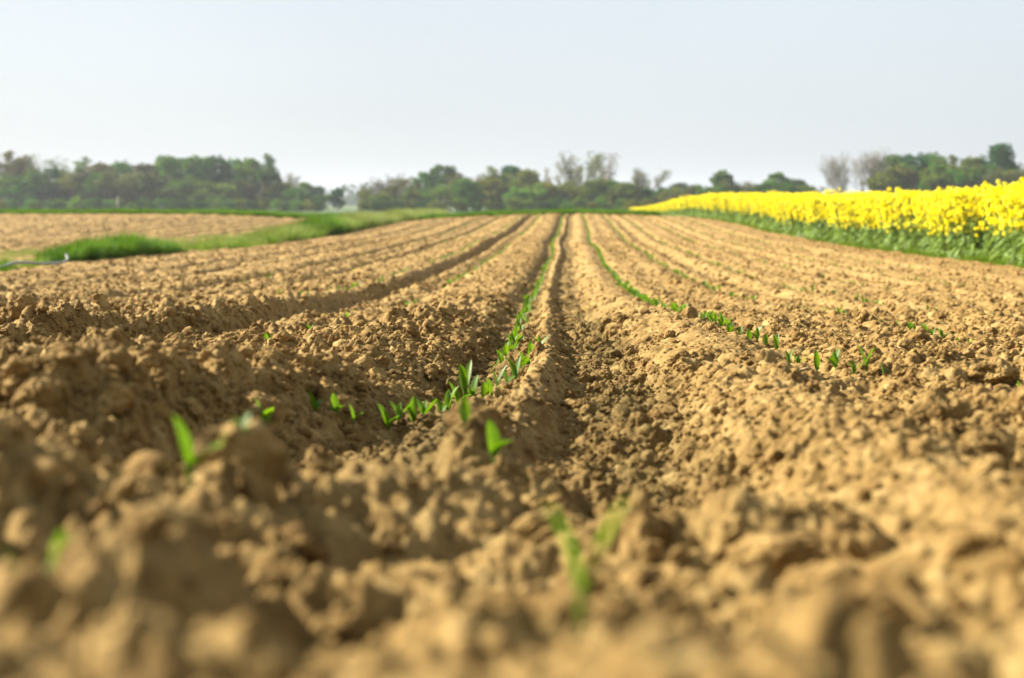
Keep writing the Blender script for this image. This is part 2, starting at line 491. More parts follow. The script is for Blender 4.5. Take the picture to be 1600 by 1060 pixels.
near_protos = [proto('clod_shape', clod_mesh(100 + i, 4), [M_clod]) for i in range(10)]
far_protos = [proto('clod_shape', clod_mesh(200 + i, 2), [M_clod]) for i in range(8)]

def clod_layer(y0, y1, dens, r0, r1, power=2.2):
    """points between distances y0 and y1 with dens per m2, radius distribution"""
    xl, xr = -.60, .54
    area = (xr - xl) * ((y1 ** 2 - y0 ** 2) / 2 + .9 * (y1 - y0))
    n = int(area * dens)
    y = np.sqrt(rng.random(n) * ((y1 + .9) ** 2 - (y0 + .9) ** 2) + (y0 + .9) ** 2) - .9
    x = (xl + (xr - xl) * rng.random(n)) * (y + .9)
    r = r0 * (r1 / r0) ** (rng.random(n) ** power)
    u = x - wig(y)
    pr = .6 + .5 * perlin(x / .5, y / .5, 55) + .35 * perlin(x / .15, y / .15, 56)
    pr = pr * np.clip(rough(x, y), .45, 1.4)
    pr = pr * (1 - .75 * G(u, -.075, .04)) * (1 - .7 * G(u, .36, .14))
    for rr in ROWS: pr = pr * (1 - .55 * G(u, rr, .06))
    k = (rng.random(n) < pr) & (x < 5.3) & ((x > -6.5) | (x < -8.8))
    return x[k], y[k], r[k]

def make_clods(name, layers, protos, label, sink=.25):
    xs, yy, rr = [], [], []
    for l in layers:
        a, b, c = clod_layer(*l); xs.append(a); yy.append(b); rr.append(c)
    x = np.concatenate(xs); y = np.concatenate(yy); r = np.concatenate(rr)
    z = zf(x, y) + r * (.55 - sink - .35 * rng.random(len(x)))
    n = len(x)
    rot = np.stack([rng.normal(0, .5, n), rng.normal(0, .5, n), rng.random(n) * 6.28], 1)
    tone = np.clip(rng.normal(.5, .22, n), 0, .95); tone = np.where(rng.random(n) < .004, 1, tone)
    o = scatter(name, protos, np.stack([x, y, z], 1), rot, r, rng.integers(0, len(protos), n), {'tone': tone, 'damp': damp_f(x, y)})
    print(name, n)
    tag(o, label, 'soil clods', kind='stuff')
    return o

make_clods('soil_clods', [(1.5, 5.5, 8500, .0026, .0065), (.7, 8, 2000, .005, .011), (.7, 6.5, 420, .009, .022), (.7, 6.5, 50, .02, .038, 2.6)], near_protos,
           'crumbs and lumps of dry tan soil covering the ground near the viewer')
make_clods('soil_clods', [(5.5, 11, 900, .004, .009), (6.5, 16, 520, .007, .020), (6.5, 16, 35, .020, .040, 2.6), (16, 34, 130, .012, .032, 2.8), (34, 62, 30, .016, .036, 2.8)], far_protos,
           'crumbs and lumps of dry tan soil over the farther part of the field')

BIG = [  # x, y, radius, squash, label
    (.084, 1.16, .036, 'broad rounded tan clod on the near crest right of the lone seedling'),
    (.028, 1.18, .025, 'smaller clod just left of the broad rounded clod on the near crest'),
    (.535, 2.22, .052, 'largest dark-sided clod on the near right bank'),
    (.50, 1.85, .028, 'pale clod below the largest clod on the right bank'),
    (.17, 2.95, .026, 'angular clod at the right edge of the central wheel channel'),
    (-.118, 1.86, .034, 'blocky clod on the near mound below the end of the smooth ridge'),
    (-.33, 3.75, .032, 'tan clod on the shaded bank beside the central seedlings'),
    (-.30, 3.25, .022, 'upright clod behind the nearest dense seedlings'),
    (-.145, 3.3, .017, 'round clod touching the right of the central seedlings'),
    (-.13, 4.2, .026, 'square clod right of the central seedling row farther back'),
    (-.49, 3.35, .036, 'leftmost large clod at the top of the shaded bank'),
    (-2.13, 5.85, .065, 'tall lone clod at the far left edge of the view'),
    (-.60, 1.97, .03, 'blurred bulky clod on the face of the left foreground bank'),
    (-.235, .88, .03, 'blurred bulky lump left of the foreground hollow'),
    (.62, 2.62, .036, 'clod with dark right side at the crest of the right bank'),
    (.83, 3.05, .045, 'cracked clod cluster at the right edge of the view'),
    (.25, 3.4, .016, 'pale stone-like clod on the right side of the channel'),
]
clod_meshes = []
for i, (x, y, r, lab) in enumerate(BIG):
    me = clod_mesh(300 + i, 5, 1.1); me.materials.append(M_soil)
    add_attr(me, 'damp', np.zeros(len(me.vertices)))
    o = link('soil_clod', me)
    o.location = (x, y, float(zf(x, y)) + r * .35); o.scale = (r, r, r * .95); o.rotation_euler = (0, 0, i * 1.3)
    tag(o, lab, 'soil clod', 'large single clods')

# ------------------------------------------------------------------ maize seedlings
def leaf_geo(length, width, az, tilt, curl, z0=.0, seg=7, fold=.35):
    """lance-shaped folded blade: list of verts, quads"""
    vs, qs = [], []
    px, pz, a = 0.0, z0, tilt
    ds = length / seg
    for i in range(seg + 1):
        t = i / seg
        w = width * .5 * (math.sin(math.pi * min(1, (t * .86 + .10))) ** .75) * (1 if t < 1 else .12)
        for j, sx in enumerate((-1, -.5, 0, .5, 1)):
            up = abs(sx) * w * fold
            lx = px - up * math.sin(a) * .0 - up * math.cos(a); lz = pz + up * math.sin(a)
            x = lx; yv = sx * w; z = lz
            vs.append((x * math.cos(az) - yv * math.sin(az), x * math.sin(az) + yv * math.cos(az), z))
        px += ds * math.sin(a); pz += ds * math.cos(a); a += curl / seg * (0.4 + 1.2 * t)
    for i in range(seg):
        for j in range(4):
            b = i * 5 + j; qs.append((b, b + 1, b + 6, b + 5))
    return vs, qs

def stem_geo(h, r, n=7):
    vs, qs = [], []
    for k, z in enumerate((-.015, 0, h * .5, h)):
        rr = r * (1.05, 1, .85, .6)[k]
        for j in range(n):
            a = j / n * 2 * math.pi; vs.append((rr * math.cos(a), rr * math.sin(a), z))
    for k in range(3):
        for j in range(n):
            qs.append((k * n + j, k * n + (j + 1) % n, (k + 1) * n + (j + 1) % n, (k + 1) * n + j))
    return vs, qs

KINDS = [  # leaves: (length, width, azimuth, tilt from vertical, curl)
    [(.062, .013, 2.9, .18, .5), (.068, .012, -.25, .30, .35)],
    [(.055, .016, 2.6, .45, .7), (.060, .014, .3, .12, .5), (.03, .008, 1.5, .05, .1)],
    [(.045, .017, 3.2, .6, .6), (.062, .015, .0, .25, .5), (.05, .011, 1.2, .1, .3)],
    [(.050, .015, 1.9, .1, .25), (.040, .015, -1.0, .7, .9)],
    [(.060, .012, -.5, .55, .4), (.055, .013, 2.4, .35, .6), (.045, .010, .9, .1, .3)],
]
SEED = []
for kd in KINDS:
    s = mesh_np('stem', *[np.array(a) for a in stem_geo(.02, .0022)], smooth=True); s.materials.append(M_maize)
    lv = []
    for (l, w, a, t, c) in kd:
        v, q = leaf_geo(l * .88, w * 1.3, a, t, c, .010)
        m_ = mesh_np('leaf', v, q, smooth=True); m_.materials.append(M_maize); lv.append(m_)
    vs, qs = map(list, stem_geo(.02, .0022, 4))
    for (l, w, a, t, c) in kd:
        v, q = leaf_geo(l * .85, w * 1.35, a, t * 1.25, c, .010, 3); b = len(vs); vs += v; qs += [tuple(k + b for k in f) for f in q]
    whole = mesh_np('seedling_whole', vs, qs, smooth=True); whole.materials.append(M_maize)
    SEED.append((s, lv, whole))

def seedling(x, y, kd, scl, rz, label, group='maize seedlings', detailed=True, lean=0.0):
    z = float(base(x, y) + (zf(x, y) - base(x, y)) * 1.0)
    s, lv, whole = SEED[kd]
    if detailed:
        r = empty('maize_seedling', (x, y, z), rz, scl)
        r.rotation_euler = (lean, 0, rz)
        tag(r, label, 'seedling', group)
        for nm, m_ in [('stem', s)] + [('leaf', l) for l in lv]:
            o = bpy.data.objects.new(nm, m_); C.objects.link(o); o.parent = r
    else:
        r = bpy.data.objects.new('maize_seedling', whole); C.objects.link(r)
        r.location = (x, y, z); r.rotation_euler = (lean, 0, rz); r.scale = (scl,) * 3
        tag(r, label, 'seedling', group)
    return r

NEAR = [  # x, y, kind, scale, turn, label
    (.004, .70, 0, 1.0, .1, 'blurred V-shaped two-leaf seedling standing alone at the bottom centre'),
    (-.09, 1.75, 3, 1.0, .4, 'blurred single upright leaf seedling in the near shade left of the channel'),
    (-.128, 1.8, 3, .72, 2.6, 'small faint seedling just left of the blurred upright one'),
    (-.305, 1.20, 3, 1.15, 1.1, 'tall bright blurred seedling on the left foreground mound'),
    (-.28, 1.26, 2, .7, .8, 'small dim seedling right of the tall bright blurred one'),
    (-.47, 2.3, 1, 1.0, 2.9, 'broad-leaved seedling low before the dark left bank'),
    (-.303, .84, 0, .95, .7, 'dark blurred seedling at the far left edge of the foreground'),
    (-.272, .80, 3, .75, .2, 'yellow-green blurred blade second from the left edge'),
    (-.445, 2.62, 3, .85, 1.9, 'left one of two slim seedlings between the broad-leaved one and the cluster'),
    (-.415, 2.65, 3, .8, .3, 'right one of two slim seedlings between the broad-leaved one and the cluster'),
    (-.375, 2.6, 3, .65, 1.0, 'stubby oval leaf seedling just left of the first cluster'),
    (-.33, 2.72, 2, .85, 2.7, 'leftmost seedling of the first soft green cluster'),
    (-.315, 2.76, 4, .8, .4, 'second seedling of the first soft green cluster'),
    (-.295, 2.8, 1, .8, 1.5, 'low middle seedling of the first soft green cluster'),
    (-.28, 2.87, 4, .85, .0, 'spreading seedling at the right of the first soft cluster'),
    (-.255, 2.93, 3, .8, 2.0, 'last seedling of the first soft cluster toward the brighter clump'),
    (-.25, 3.05, 2, 1.0, .2, 'broad dark leaf seedling at the front of the brightest clump'),
    (-.235, 3.1, 2, 1.0, 2.8, 'squat seedling in the brightest clump of the central row'),
    (-.225, 3.16, 0, 1.15, 1.4, 'tallest upright seedling of the brightest clump'),
    (-.21, 3.22, 1, 1.05, .5, 'shaded broad seedling in the middle of the brightest clump'),
    (-.19, 3.27, 4, 1.0, 2.2, 'slim many-leaved seedling behind the tallest one'),
    (-.175, 3.3, 3, .95, .8, 'rounded sunlit leaf seedling touching a round clod'),
    (-.175, 3.5, 0, .95, .6, 'two-leaf seedling standing in the gap before the third clump'),
    (-.155, 3.58, 3, 1.0, 1.7, 'oval leaf seedling right of the two-leaf seedling in the gap'),
    (-.14, 3.78, 0, 1.05, 1.1, 'slanting long-leaf seedling leading the third clump'),
    (-.12, 3.86, 4, .8, .2, 'tiny forked seedling right of the slanting one'),
    (-.125, 4.0, 1, 1.0, 2.4, 'shadowed bushy seedling in the third clump'),
    (-.115, 4.08, 2, 1.0, .6, 'yellowish seedling in the third clump'),
    (-.11, 4.2, 0, 1.05, 1.9, 'pale tall seedling at the back of the third clump'),
    (-.095, 4.3, 4, 1.0, .9, 'last seedling of the third clump beside the square clod'),
    (.86, 2.98, 3, .55, .3, 'single tiny leaf peeking over the crest of the right bank'),
    (.615, 3.22, 0, 1.2, 2.9, 'tallest many-leaved seedling of the right-hand row'),
    (.588, 3.22, 4, .8, .3, 'short seedling left of the tallest one in the right-hand row'),
    (.645, 3.2, 3, .7, 1.2, 'short pale seedling right of the tallest one in the right-hand row'),
    (.585, 3.42, 2, 1.05, .7, 'bright yellow-green seedling second in the right-hand row'),
    (.565, 3.55, 0, 1.0, 1.7, 'bluish upright seedling third in the right-hand row'),
    (.56, 3.82, 4, .95, .2, 'low spreading seedling behind the bluish upright one'),
    (.545, 3.88, 0, .85, 1.0, 'thin seedling left of the low spreading one'),
    (.55, 4.15, 0, 1.0, 1.4, 'seedling with one long leaf leaning left in the right-hand row'),
    (.545, 4.35, 3, .9, 2.5, 'small twin-leaf seedling behind the long leaning leaf'),
    (.545, 4.55, 2, 1.1, .3, 'wide seedling in the middle of the right-hand row'),
    (.54, 4.7, 0, 1.0, 1.9, 'upright seedling left of the wide middle one'),
    (.535, 4.95, 1, 1.05, .8, 'seedling beside a pale clod in the right-hand row'),
    (.53, 5.2, 4, 1.0, 2.2, 'last close seedling before the gap in the right-hand row'),
]
for (x, y, kd, s, rz, lab) in NEAR:
    seedling(x, y, kd, s * (.85 if x > .3 else 1.1 if 2.5 < y < 4.4 else 1.0), rz, lab, lean=random.uniform(-.12, .12))

rowname = {-.2: 'in the dark central furrow', .55: 'in the row right of the central channel', -1.02: 'in the row left of the central bank',
           1.3: 'in the second row right of the channel', 2.0: 'in the third row right of the channel', -1.68: 'in the row beyond the left wheel track'}
cand = []
def dens_row(r, y0, y1, sp, gap, sd_):
    rs = random.Random(sd_); y = y0
    while y < y1:
        if mnoise.noise(Vector((y * gap, r * 7.3, sd_))) > (-.5 if r in (-.2, .55) else -.12) and rs.random() < .9:
            cand.append((r, r + float(wig(np.array(y))) + rs.gauss(0, .011), y + rs.uniform(-.02, .02), rs.randrange(5), rs.uniform(.8, 1.2), rs.uniform(0, 6.28)))
        y += sp * rs.uniform(.6, 1.4)
dens_row(-.2, 4.45, 60, .042, .8, 1)
dens_row(.55, 5.3, 60, .048, .8, 2)
dens_row(1.3, 4.6, 60, .10, 1.6, 3)
dens_row(-1.02, 4.6, 60, .13, .9, 4)
dens_row(2.0, 7, 60, .15, .7, 5)
dens_row(-1.68, 9, 60, .14, .7, 6)
for r, k in ((-2.45, 7), (-3.15, 8), (-3.9, 9), (2.7, 10), (3.45, 11), (4.15, 12), (-4.65, 13)):
    dens_row(r, 11, 60, .2, .6, k)
cand.sort(key=lambda c: c[2])
rest = []
n_ind = 0
for (r, x, y, kd, s, rz) in cand:
    if n_ind < 256 and r in rowname and y < 16:
        n_ind += 1
        seedling(x, y, kd, s * .8, rz, 'small green maize seedling ' + rowname[r] + (', nearer stretch' if y < 8 else ', farther stretch'),
                 'maize seedlings ' + rowname[r], detailed=False, lean=random.uniform(-.15, .15))
    else:
        rest.append((x, y, kd, s, rz))
print('seedlings', n_ind, len(rest))
ra = np.array(rest)
zz = zf(ra[:, 0], ra[:, 1])
sp_protos = [bpy.data.objects.new('seedling_shape', s[2]) for s in SEED]
o = scatter('distant_seedlings', sp_protos, np.stack([ra[:, 0], ra[:, 1], zz - .003], 1), np.stack([ra[:, 0] * 0, ra[:, 0] * 0, ra[:, 4]], 1), ra[:, 3] * .95, ra[:, 2].astype(int))
tag(o, 'thin green lines of young maize running to the far edge of the field', 'seedling rows', kind='stuff')

# tiny weeds
def tuft_mesh(n, h, spread, width, seed, lean=.5, seg=3, mat=None):
    rs = random.Random(seed); vs, qs = [], []
    for _ in range(n):
        a = rs.uniform(0, 6.28); r0 = spread * math.sqrt(rs.random()); bx, by = r0 * math.cos(a), r0 * math.sin(a)
        az = a + rs.gauss(0, .8); hh = h * rs.uniform(.5, 1.1); t = rs.uniform(.02, lean); curl = rs.uniform(.1, .9)
        px, py, pz = bx, by, -.02; w = width * rs.uniform(.6, 1.2); wx, wy = -math.sin(az + rs.gauss(0, .5)), math.cos(az)
        b = len(vs)
        for i in range(seg + 1):
            k = (1 - i / seg) ** .7 * w / 2
            vs.append((px + wx * k, py + wy * k, pz)); vs.append((px - wx * k, py - wy * k, pz))
            d = hh / seg; px += d * math.sin(t) * math.cos(az); py += d * math.sin(t) * math.sin(az); pz += d * math.cos(t); t += curl / seg
        for i in range(seg): qs.append((b + 2 * i, b + 2 * i + 1, b + 2 * i + 3, b + 2 * i + 2))
    return mesh_np('tuft', vs, qs)

weed = [proto('weed_shape', tuft_mesh(9, .022, .012, .0028, 900 + i, 1.0, 2), [M_grass]) for i in range(4)]
n = 1500
wy_ = np.sqrt(rng.random(n)) * 9 + 1.5; rr_ = np.array(rng.choice([-.1, .12, .2, .05, -1.38, .9], n))
wx_ = rr_ + rng.normal(0, .05, n) + wig(wy_)
kk = perlin(wx_ * 3, wy_ * 1.5, 66) > .12; wx_, wy_ = wx_[kk], wy_[kk]; n = len(wx_)
o = scatter('weeds', weed, np.stack([wx_, wy_, zf(wx_, wy_)], 1), np.stack([wx_ * 0, wx_ * 0, rng.random(n) * 6], 1), rng.uniform(.4, 1.1, n), rng.integers(0, 4, n))
tag(o, 'tiny green weed sprouts on the damp channel bottom', 'weeds', kind='stuff')

# dry straw and root bits
def straw_mesh(seed):
    rs = random.Random(seed); l = rs.uniform(.02, .05); b = rs.uniform(-.006, .006); w = .0009
    vs = [(-l / 2, -w, 0), (-l / 2, w, 0), (0, w + b, .002), (0, -w + b, .002), (l / 2, w, 0), (l / 2, -w, 0)]
    return mesh_np('straw', vs, [(0, 3, 2, 1), (3, 5, 4, 2)])
SP = [proto('straw_shape', straw_mesh(i), [M_straw]) for i in range(4)]
n = 550
wy_ = 2.6 + 6 * rng.random(n) ** .8; wx_ = (rng.random(n) * 1.1 - .6) * (wy_ + .5)
o = scatter('straw_bits', SP, np.stack([wx_, wy_, zf(wx_, wy_) + .006], 1), np.stack([rng.normal(0, .5, n), rng.normal(0, .4, n), rng.random(n) * 6.28], 1), rng.uniform(.4, 1.0, n), rng.integers(0, 4, n))
tag(o, 'pale dry straw and root fragments lying on the soil', 'straw bits', kind='stuff')

# ------------------------------------------------------------------ grass
tufts_n = [proto('grass_shape', tuft_mesh(46, .30, .12, .012, 20 + i, .6, 4), [M_grass]) for i in range(4)]
tufts_d = [proto('grass_shape', tuft_mesh(80, .34, .13, .012, 30 + i, .6, 4), [M_grassd]) for i in range(4)]
tufts_p = [proto('grass_shape', tuft_mesh(34, .36, .15, .010, 40 + i, .5, 4), [M_grassp]) for i in range(4)]

def grass(name, pr, x, y, s, label, cat='grass', kind='stuff', zs=None):
    n = len(x)
    z = zf(x, y) - .01
    sc3 = np.stack([s, s, s if zs is None else zs], 1)
    o = scatter(name, pr, np.stack([x, y, z], 1), np.stack([x * 0, x * 0, rng.random(n) * 6.28], 1), sc3, rng.integers(0, len(pr), n))
    tag(o, label, cat, kind=kind)
    return o

# verge between the two fields
n = 9000
y = 12 + 66 * rng.random(n) ** .8
x = -6.9 + rng.normal(0, .24, n)
den = .22 + 1.0 * perlin(y * .22, x * .5, 71) + .75 * SS(27, 33, y)
den = np.where(y < 27, .16 + .3 * perlin(y * .6, x, 79), den)
k = (rng.random(n) < den) & (x > -8.4) & (x < -6.35)
x, y = x[k], y[k]
s = (.35 + .85 * SS(24, 44, y) + .4 * perlin(y * .3, x * .8, 72)) * rng.uniform(.7, 1.2, len(x))
mixp = rng.random(len(x)) < (.35 + .45 * SS(42, 50, y))
grass('grass_verge', tufts_n, x[~mixp], y[~mixp], s[~mixp], 'rough green grass strip between the two tilled fields')
grass('pale_grass', tufts_p, x[mixp], y[mixp], s[mixp] * 1.05, 'pale taller grass along the strip between the tilled fields')
# thin weedy edge of the left field
n = 2600
y = 10 + 45 * rng.random(n); x = -8.0 - 1.4 * np.abs(rng.normal(0, .7, n)); k = perlin(x * .6, y * .25, 73) > -.15
x, y = x[k], y[k]
grass('thin_grass', tufts_p, x, y, rng.uniform(.15, .4, len(x)), 'thin pale grass over bare soil behind the verge')
# three dense clumps
def clump(cx, cy, lx, ly, n, h, label):
    a = rng.random(n) * 6.28; r = np.sqrt(rng.random(n))
    x = cx + lx * r * np.cos(a); y = cy + ly * r * np.sin(a)
    hh = h * (1 - .45 * r ** 3) * rng.uniform(.75, 1.15, n) * (1 + .35 * perlin(y * .8, x * 1.2, 74) + .3 * perlin(y * 3, x * 3, 76))
    o = grass('grass_clump', tufts_d, x, y, hh * 1.15, label, 'grass clump', kind='stuff', zs=hh)
    return o
clump(-6.85, 22.8, .30, 3.2, 330, 1.0, 'dense dark green grass clump beside the grey pipe end')
clump(-6.7, 16.9, .4, .8, 60, .7, 'smaller grass clump at the left edge behind the grey pipe')
clump(-6.85, 41.5, .45, 2.6, 200, 1.6, 'darker bushy grass clump halfway along the grass strip')

# grass margin at the far end of the field
n = 22000
x = -60 + 63.5 * rng.random(n) ** .75; x = np.where(rng.random(n) < .5, -34 + 37.5 * rng.random(n), x)
y = 62.6 + 5.5 * rng.random(n)
s = rng.uniform(.45, .95, n) * (1 + .35 * perlin(x * .35, y * .3, 75))
grass('far_grass_margin', tufts_d + tufts_n, x, y, s * 1.1, 'bright green grass margin across the far end of the field', zs=s * .8)

# ------------------------------------------------------------------ rapeseed
def rape_mesh(seed, h=1.05, lod=0):
    rs = random.Random(seed); vs, qs, mi = [], [], []
    def quad(c, u, v, m):
        b = len(vs); vs.extend([tuple(c - u - v), tuple(c + u - v), tuple(c + u + v), tuple(c - u + v)]); qs.append((b, b + 1, b + 2, b + 3)); mi.append(m)
    def rod(p, q, r, m):
        d = (q - p).normalized(); a = d.orthogonal().normalized(); c = d.cross(a)
        b = len(vs)
        for e in (p, q):
            for k in range(3):
                t = k * 2.094; vs.append(tuple(e + (a * math.cos(t) + c * math.sin(t)) * r))
        for k in range(3): qs.append((b + k, b + (k + 1) % 3, b + 3 + (k + 1) % 3, b + 3 + k)); mi.append(m)
    top = Vector((rs.gauss(0, .03), rs.gauss(0, .03), h))
    rod(Vector((0, 0, -.03)), top, .006, 1)
    tips = [top]
    for _ in range(rs.randint(20, 26)):
        z = (.33 + .55 * rs.random() ** .85) * h; a = rs.uniform(0, 6.28); p = Vector((top.x * z / h, top.y * z / h, z))
        q = p + Vector((math.cos(a) * rs.uniform(.06, .22), math.sin(a) * rs.uniform(.06, .22), rs.uniform(.10, .30) * h))
        q.z = min(q.z, h * 1.0); rod(p, q, .004, 1); tips.append(q)
    def rv(): return Vector((rs.gauss(0, 1), rs.gauss(0, 1), rs.gauss(0, 1))).normalized()
    for t in tips:
        n = 21
        for _ in range(n):
            a = rs.uniform(0, 6.28); rr = rs.uniform(.004, .024); zz = rs.uniform(-.032, .014)
            c = t + Vector((rr * math.cos(a), rr * math.sin(a), zz))
            nrm = (Vector((math.cos(a), math.sin(a), .7)) + rv() * .6).normalized()
            u = nrm.orthogonal().normalized(); v = nrm.cross(u); sz = rs.uniform(.008, .0125)
            quad(c, u * sz, v * sz, 0)
        for _ in range(2):
            quad(t + rv() * .01 + Vector((0, 0, .02)), rv() * .005, rv() * .006, 1)
    for _ in range(24):
        z = h * (rs.random() ** 1.1) * .66 + .03; a = rs.uniform(0, 6.28); l = rs.uniform(.08, .2) * (1.15 - z / h); w = l * rs.uniform(.28, .42)
        d = Vector((math.cos(a), math.sin(a), rs.uniform(-.5, .7))).normalized(); sd_ = d.cross(Vector((0, 0, 1))).normalized()
        tw = rs.uniform(-.5, .5); sd_ = (sd_ + Vector((0, 0, tw))).normalized()
        p = Vector((0, 0, z)); b = len(vs)
        mids = [(0, .15), (.35, .8), (.7, 1), (1, .15)]
        for (t, ww) in mids:
            c = p + d * (l * t + .02) - Vector((0, 0, .5 * l * t * t)); vs.append(tuple(c + sd_ * w * ww * .5)); vs.append(tuple(c - sd_ * w * ww * .5))
        for k in range(3): qs.append((b + 2 * k, b + 2 * k + 1, b + 2 * k + 3, b + 2 * k + 2)); mi.append(2)
    return mesh_np('rape', vs, qs, midx=mi)

RP = [proto('rapeseed_shape', rape_mesh(50 + i, 1.0), [M_yellow, M_rstem, M_rleaf]) for i in range(9)]
def rp(x0, x1, y0, y1, d):
    n = int((x1 - x0) * (y1 - y0) * d)
    return x0 + (x1 - x0) * rng.random(n), y0 + (y1 - y0) * rng.random(n)
parts = [rp(5.45, 8.0, 12, 45, 60), rp(5.45, 8.5, 45, 90, 30), rp(5.4, 9, 90, 150, 12), rp(8, 11, 14, 90, 12), rp(11, 42, 20, 100, 1.6), rp(9, 30, 100, 150, 1.0)]
x = np.concatenate([p[0] for p in parts]); y = np.concatenate([p[1] for p in parts])
k = x > 5.5 + .12 * perlin(y * .5, y * 0, 81) + .06 * perlin(y * 2.3, y * 0, 82); x, y = x[k], y[k]
n = len(x); print('rapeseed', n)
s = rng.normal(1.0, .045, n) * (1 + .03 * perlin(x * .5, y * .3, 83)); s = np.where(rng.random(n) < .01, s * 1.12, s)
s = s * (1 - .22 * SS(5.75, 5.4, x) * rng.random(n))
o = scatter('rapeseed_crop', RP, np.stack([x, y, base(x, y) - .01], 1), np.stack([rng.normal(0, .10, n), rng.normal(0, .10, n), rng.random(n) * 6.28], 1), s * .945, rng.integers(0, len(RP), n))
tag(o, 'dense bright yellow flowering rapeseed field on the right', 'rapeseed', kind='stuff')
# fresh low growth at its foot
n = 2000
y = 12 + 60 * rng.random(n); x = 5.46 + rng.normal(0, .07, n); k = perlin(y * 1.3, x, 84) > -.1; x, y = x[k], y[k]; n = len(x)
grass('crop_edge_grass', tufts_n, x, y, rng.uniform(.2, .5, n), 'low bright green growth along the foot of the rapeseed')

# ------------------------------------------------------------------ grey pipe
def tube(name, pts, r, mats, parent=None, n=10):
    pts = [Vector(p) for p in pts]
    # catmull-rom resample
    P = []
    for i in range(len(pts) - 1):
        p0 = pts[max(i - 1, 0)]; p1 = pts[i]; p2 = pts[i + 1]; p3 = pts[min(i + 2, len(pts) - 1)]
        for k in range(6):
            t = k / 6
            P.append(.5 * ((2 * p1) + (p2 - p0) * t + (2 * p0 - 5 * p1 + 4 * p2 - p3) * t * t + (-p0 + 3 * p1 - 3 * p2 + p3) * t ** 3))
    P.append(pts[-1])
    vs, qs = [], []
    for i, p in enumerate(P):
        d = (P[min(i + 1, len(P) - 1)] - P[max(i - 1, 0)]).normalized()
        a = d.cross(Vector((0, .3, 1))).normalized(); b = d.cross(a)
        for k in range(n):
            t = 2 * math.pi * k / n; vs.append(tuple(p + (a * math.cos(t) + b * math.sin(t)) * r))
    for i in range(len(P) - 1):
        for k in range(n): qs.append((i * n + k, i * n + (k + 1) % n, (i + 1) * n + (k + 1) % n, (i + 1) * n + k))
    return link(name, mesh_np(name, vs, qs, smooth=True), parent, mats)
g0 = float(base(-6.2, 17.2))
pp = [(-7.3, 16.6, -.02), (-6.75, 16.8, .01), (-6.42, 16.95, .015), (-6.35, 17.0, .03), (-6.3, 17.02, .05), (-6.2, 17.06, .06), (-6.0, 17.2, .045), (-5.83, 17.3, .045), (-5.77, 17.35, .07), (-5.80, 17.4, .13)]
pp = [(a, b, float(base(a, b)) + c + .03) for a, b, c in pp]
o = tube('pipe', pp, .016, [M_pipe]); tag(o, 'bent grey plastic pipe lying at the grass edge on the far left', 'pipe')

# ------------------------------------------------------------------ trees
def rod_np(vs, qs, p, q, r0, r1, n=4):
    d = (q - p)
    if d.length < 1e-5: return
    d = d.normalized(); a = d.orthogonal().normalized(); c = d.cross(a); b = len(vs)
    for e, r in ((p, r0), (q, r1)):
        for k in range(n):
            t = k * 2 * math.pi / n; vs.append(tuple(e + (a * math.cos(t) + c * math.sin(t)) * r))
    for k in range(n): qs.append((b + k, b + (k + 1) % n, b + n + (k + 1) % n, b + n + k))

def grow(rs, p, d, length, r, depth, vs, qs, tips, spread, up, nb=(2, 4), tipr=.012):
    segs = 3; q = p
    for i in range(segs):
        d2 = (d + Vector((rs.gauss(0, .12), rs.gauss(0, .12), rs.gauss(0, .06) + up * .08))).normalized()
        e = q + d2 * length / segs; rr = r * (1 - .35 * (i + 1) / segs)
        rod_np(vs, qs, q, e, r * (1 - .35 * i / segs), rr, 5 if depth > 3 else 3)
        q, d = e, d2
        if depth > 0 and i < segs - 1 and rs.random() < .75:
            s = Vector((rs.gauss(0, 1), rs.gauss(0, 1), rs.gauss(0, .4))).normalized()
            grow(rs, q, (d + s * spread).normalized(), length * rs.uniform(.5, .72), rr * .55, depth - 1, vs, qs, tips, spread, up, nb, tipr)
    if depth > 0:
        for _ in range(rs.randint(*nb)):
            s = Vector((rs.gauss(0, 1), rs.gauss(0, 1), rs.gauss(0, .4))).normalized()
            grow(rs, q, (d + s * spread).normalized(), length * rs.uniform(.6, .82), max(r * .6, tipr), depth - 1, vs, qs, tips, spread, up, nb, tipr)
    else: tips.append(q)

def leaves_np(rs, centres, n_each, spread, size, tones):
    V, T = [], []
    nr = np.random.default_rng(rs.randrange(10 ** 6))
    for c, tn in zip(centres, tones):
        P = nr.normal(0, 1, (n_each, 3)); P /= np.linalg.norm(P, axis=1)[:, None]; P *= spread * (nr.random((n_each, 1)) ** .45); P[:, 2] *= .75
        P += np.array(c)
        a = nr.normal(0, 1, (n_each, 3)); a /= np.linalg.norm(a, axis=1)[:, None]
        b = np.cross(a, nr.normal(0, 1, (n_each, 3))); b /= np.linalg.norm(b, axis=1)[:, None]
        s = size * nr.uniform(.6, 1.3, (n_each, 1)) / 2
        q = np.stack([P - a * s - b * s * .7, P + a * s - b * s * .7, P + a * s + b * s * .7, P - a * s + b * s * .7], 1)
        V.append(q.reshape(-1, 3)); T.append(np.repeat(np.clip(tn + nr.normal(0, .08, n_each), 0, 1), 4))
    V = np.concatenate(V); T = np.concatenate(T)
    me = mesh_np('crown', V, quads=np.arange(len(V)).reshape(-1, 4)); 
    if len(me.vertices) == len(T): add_attr(me, 'tone', T)
    me.materials.append(M_crown)
    return me

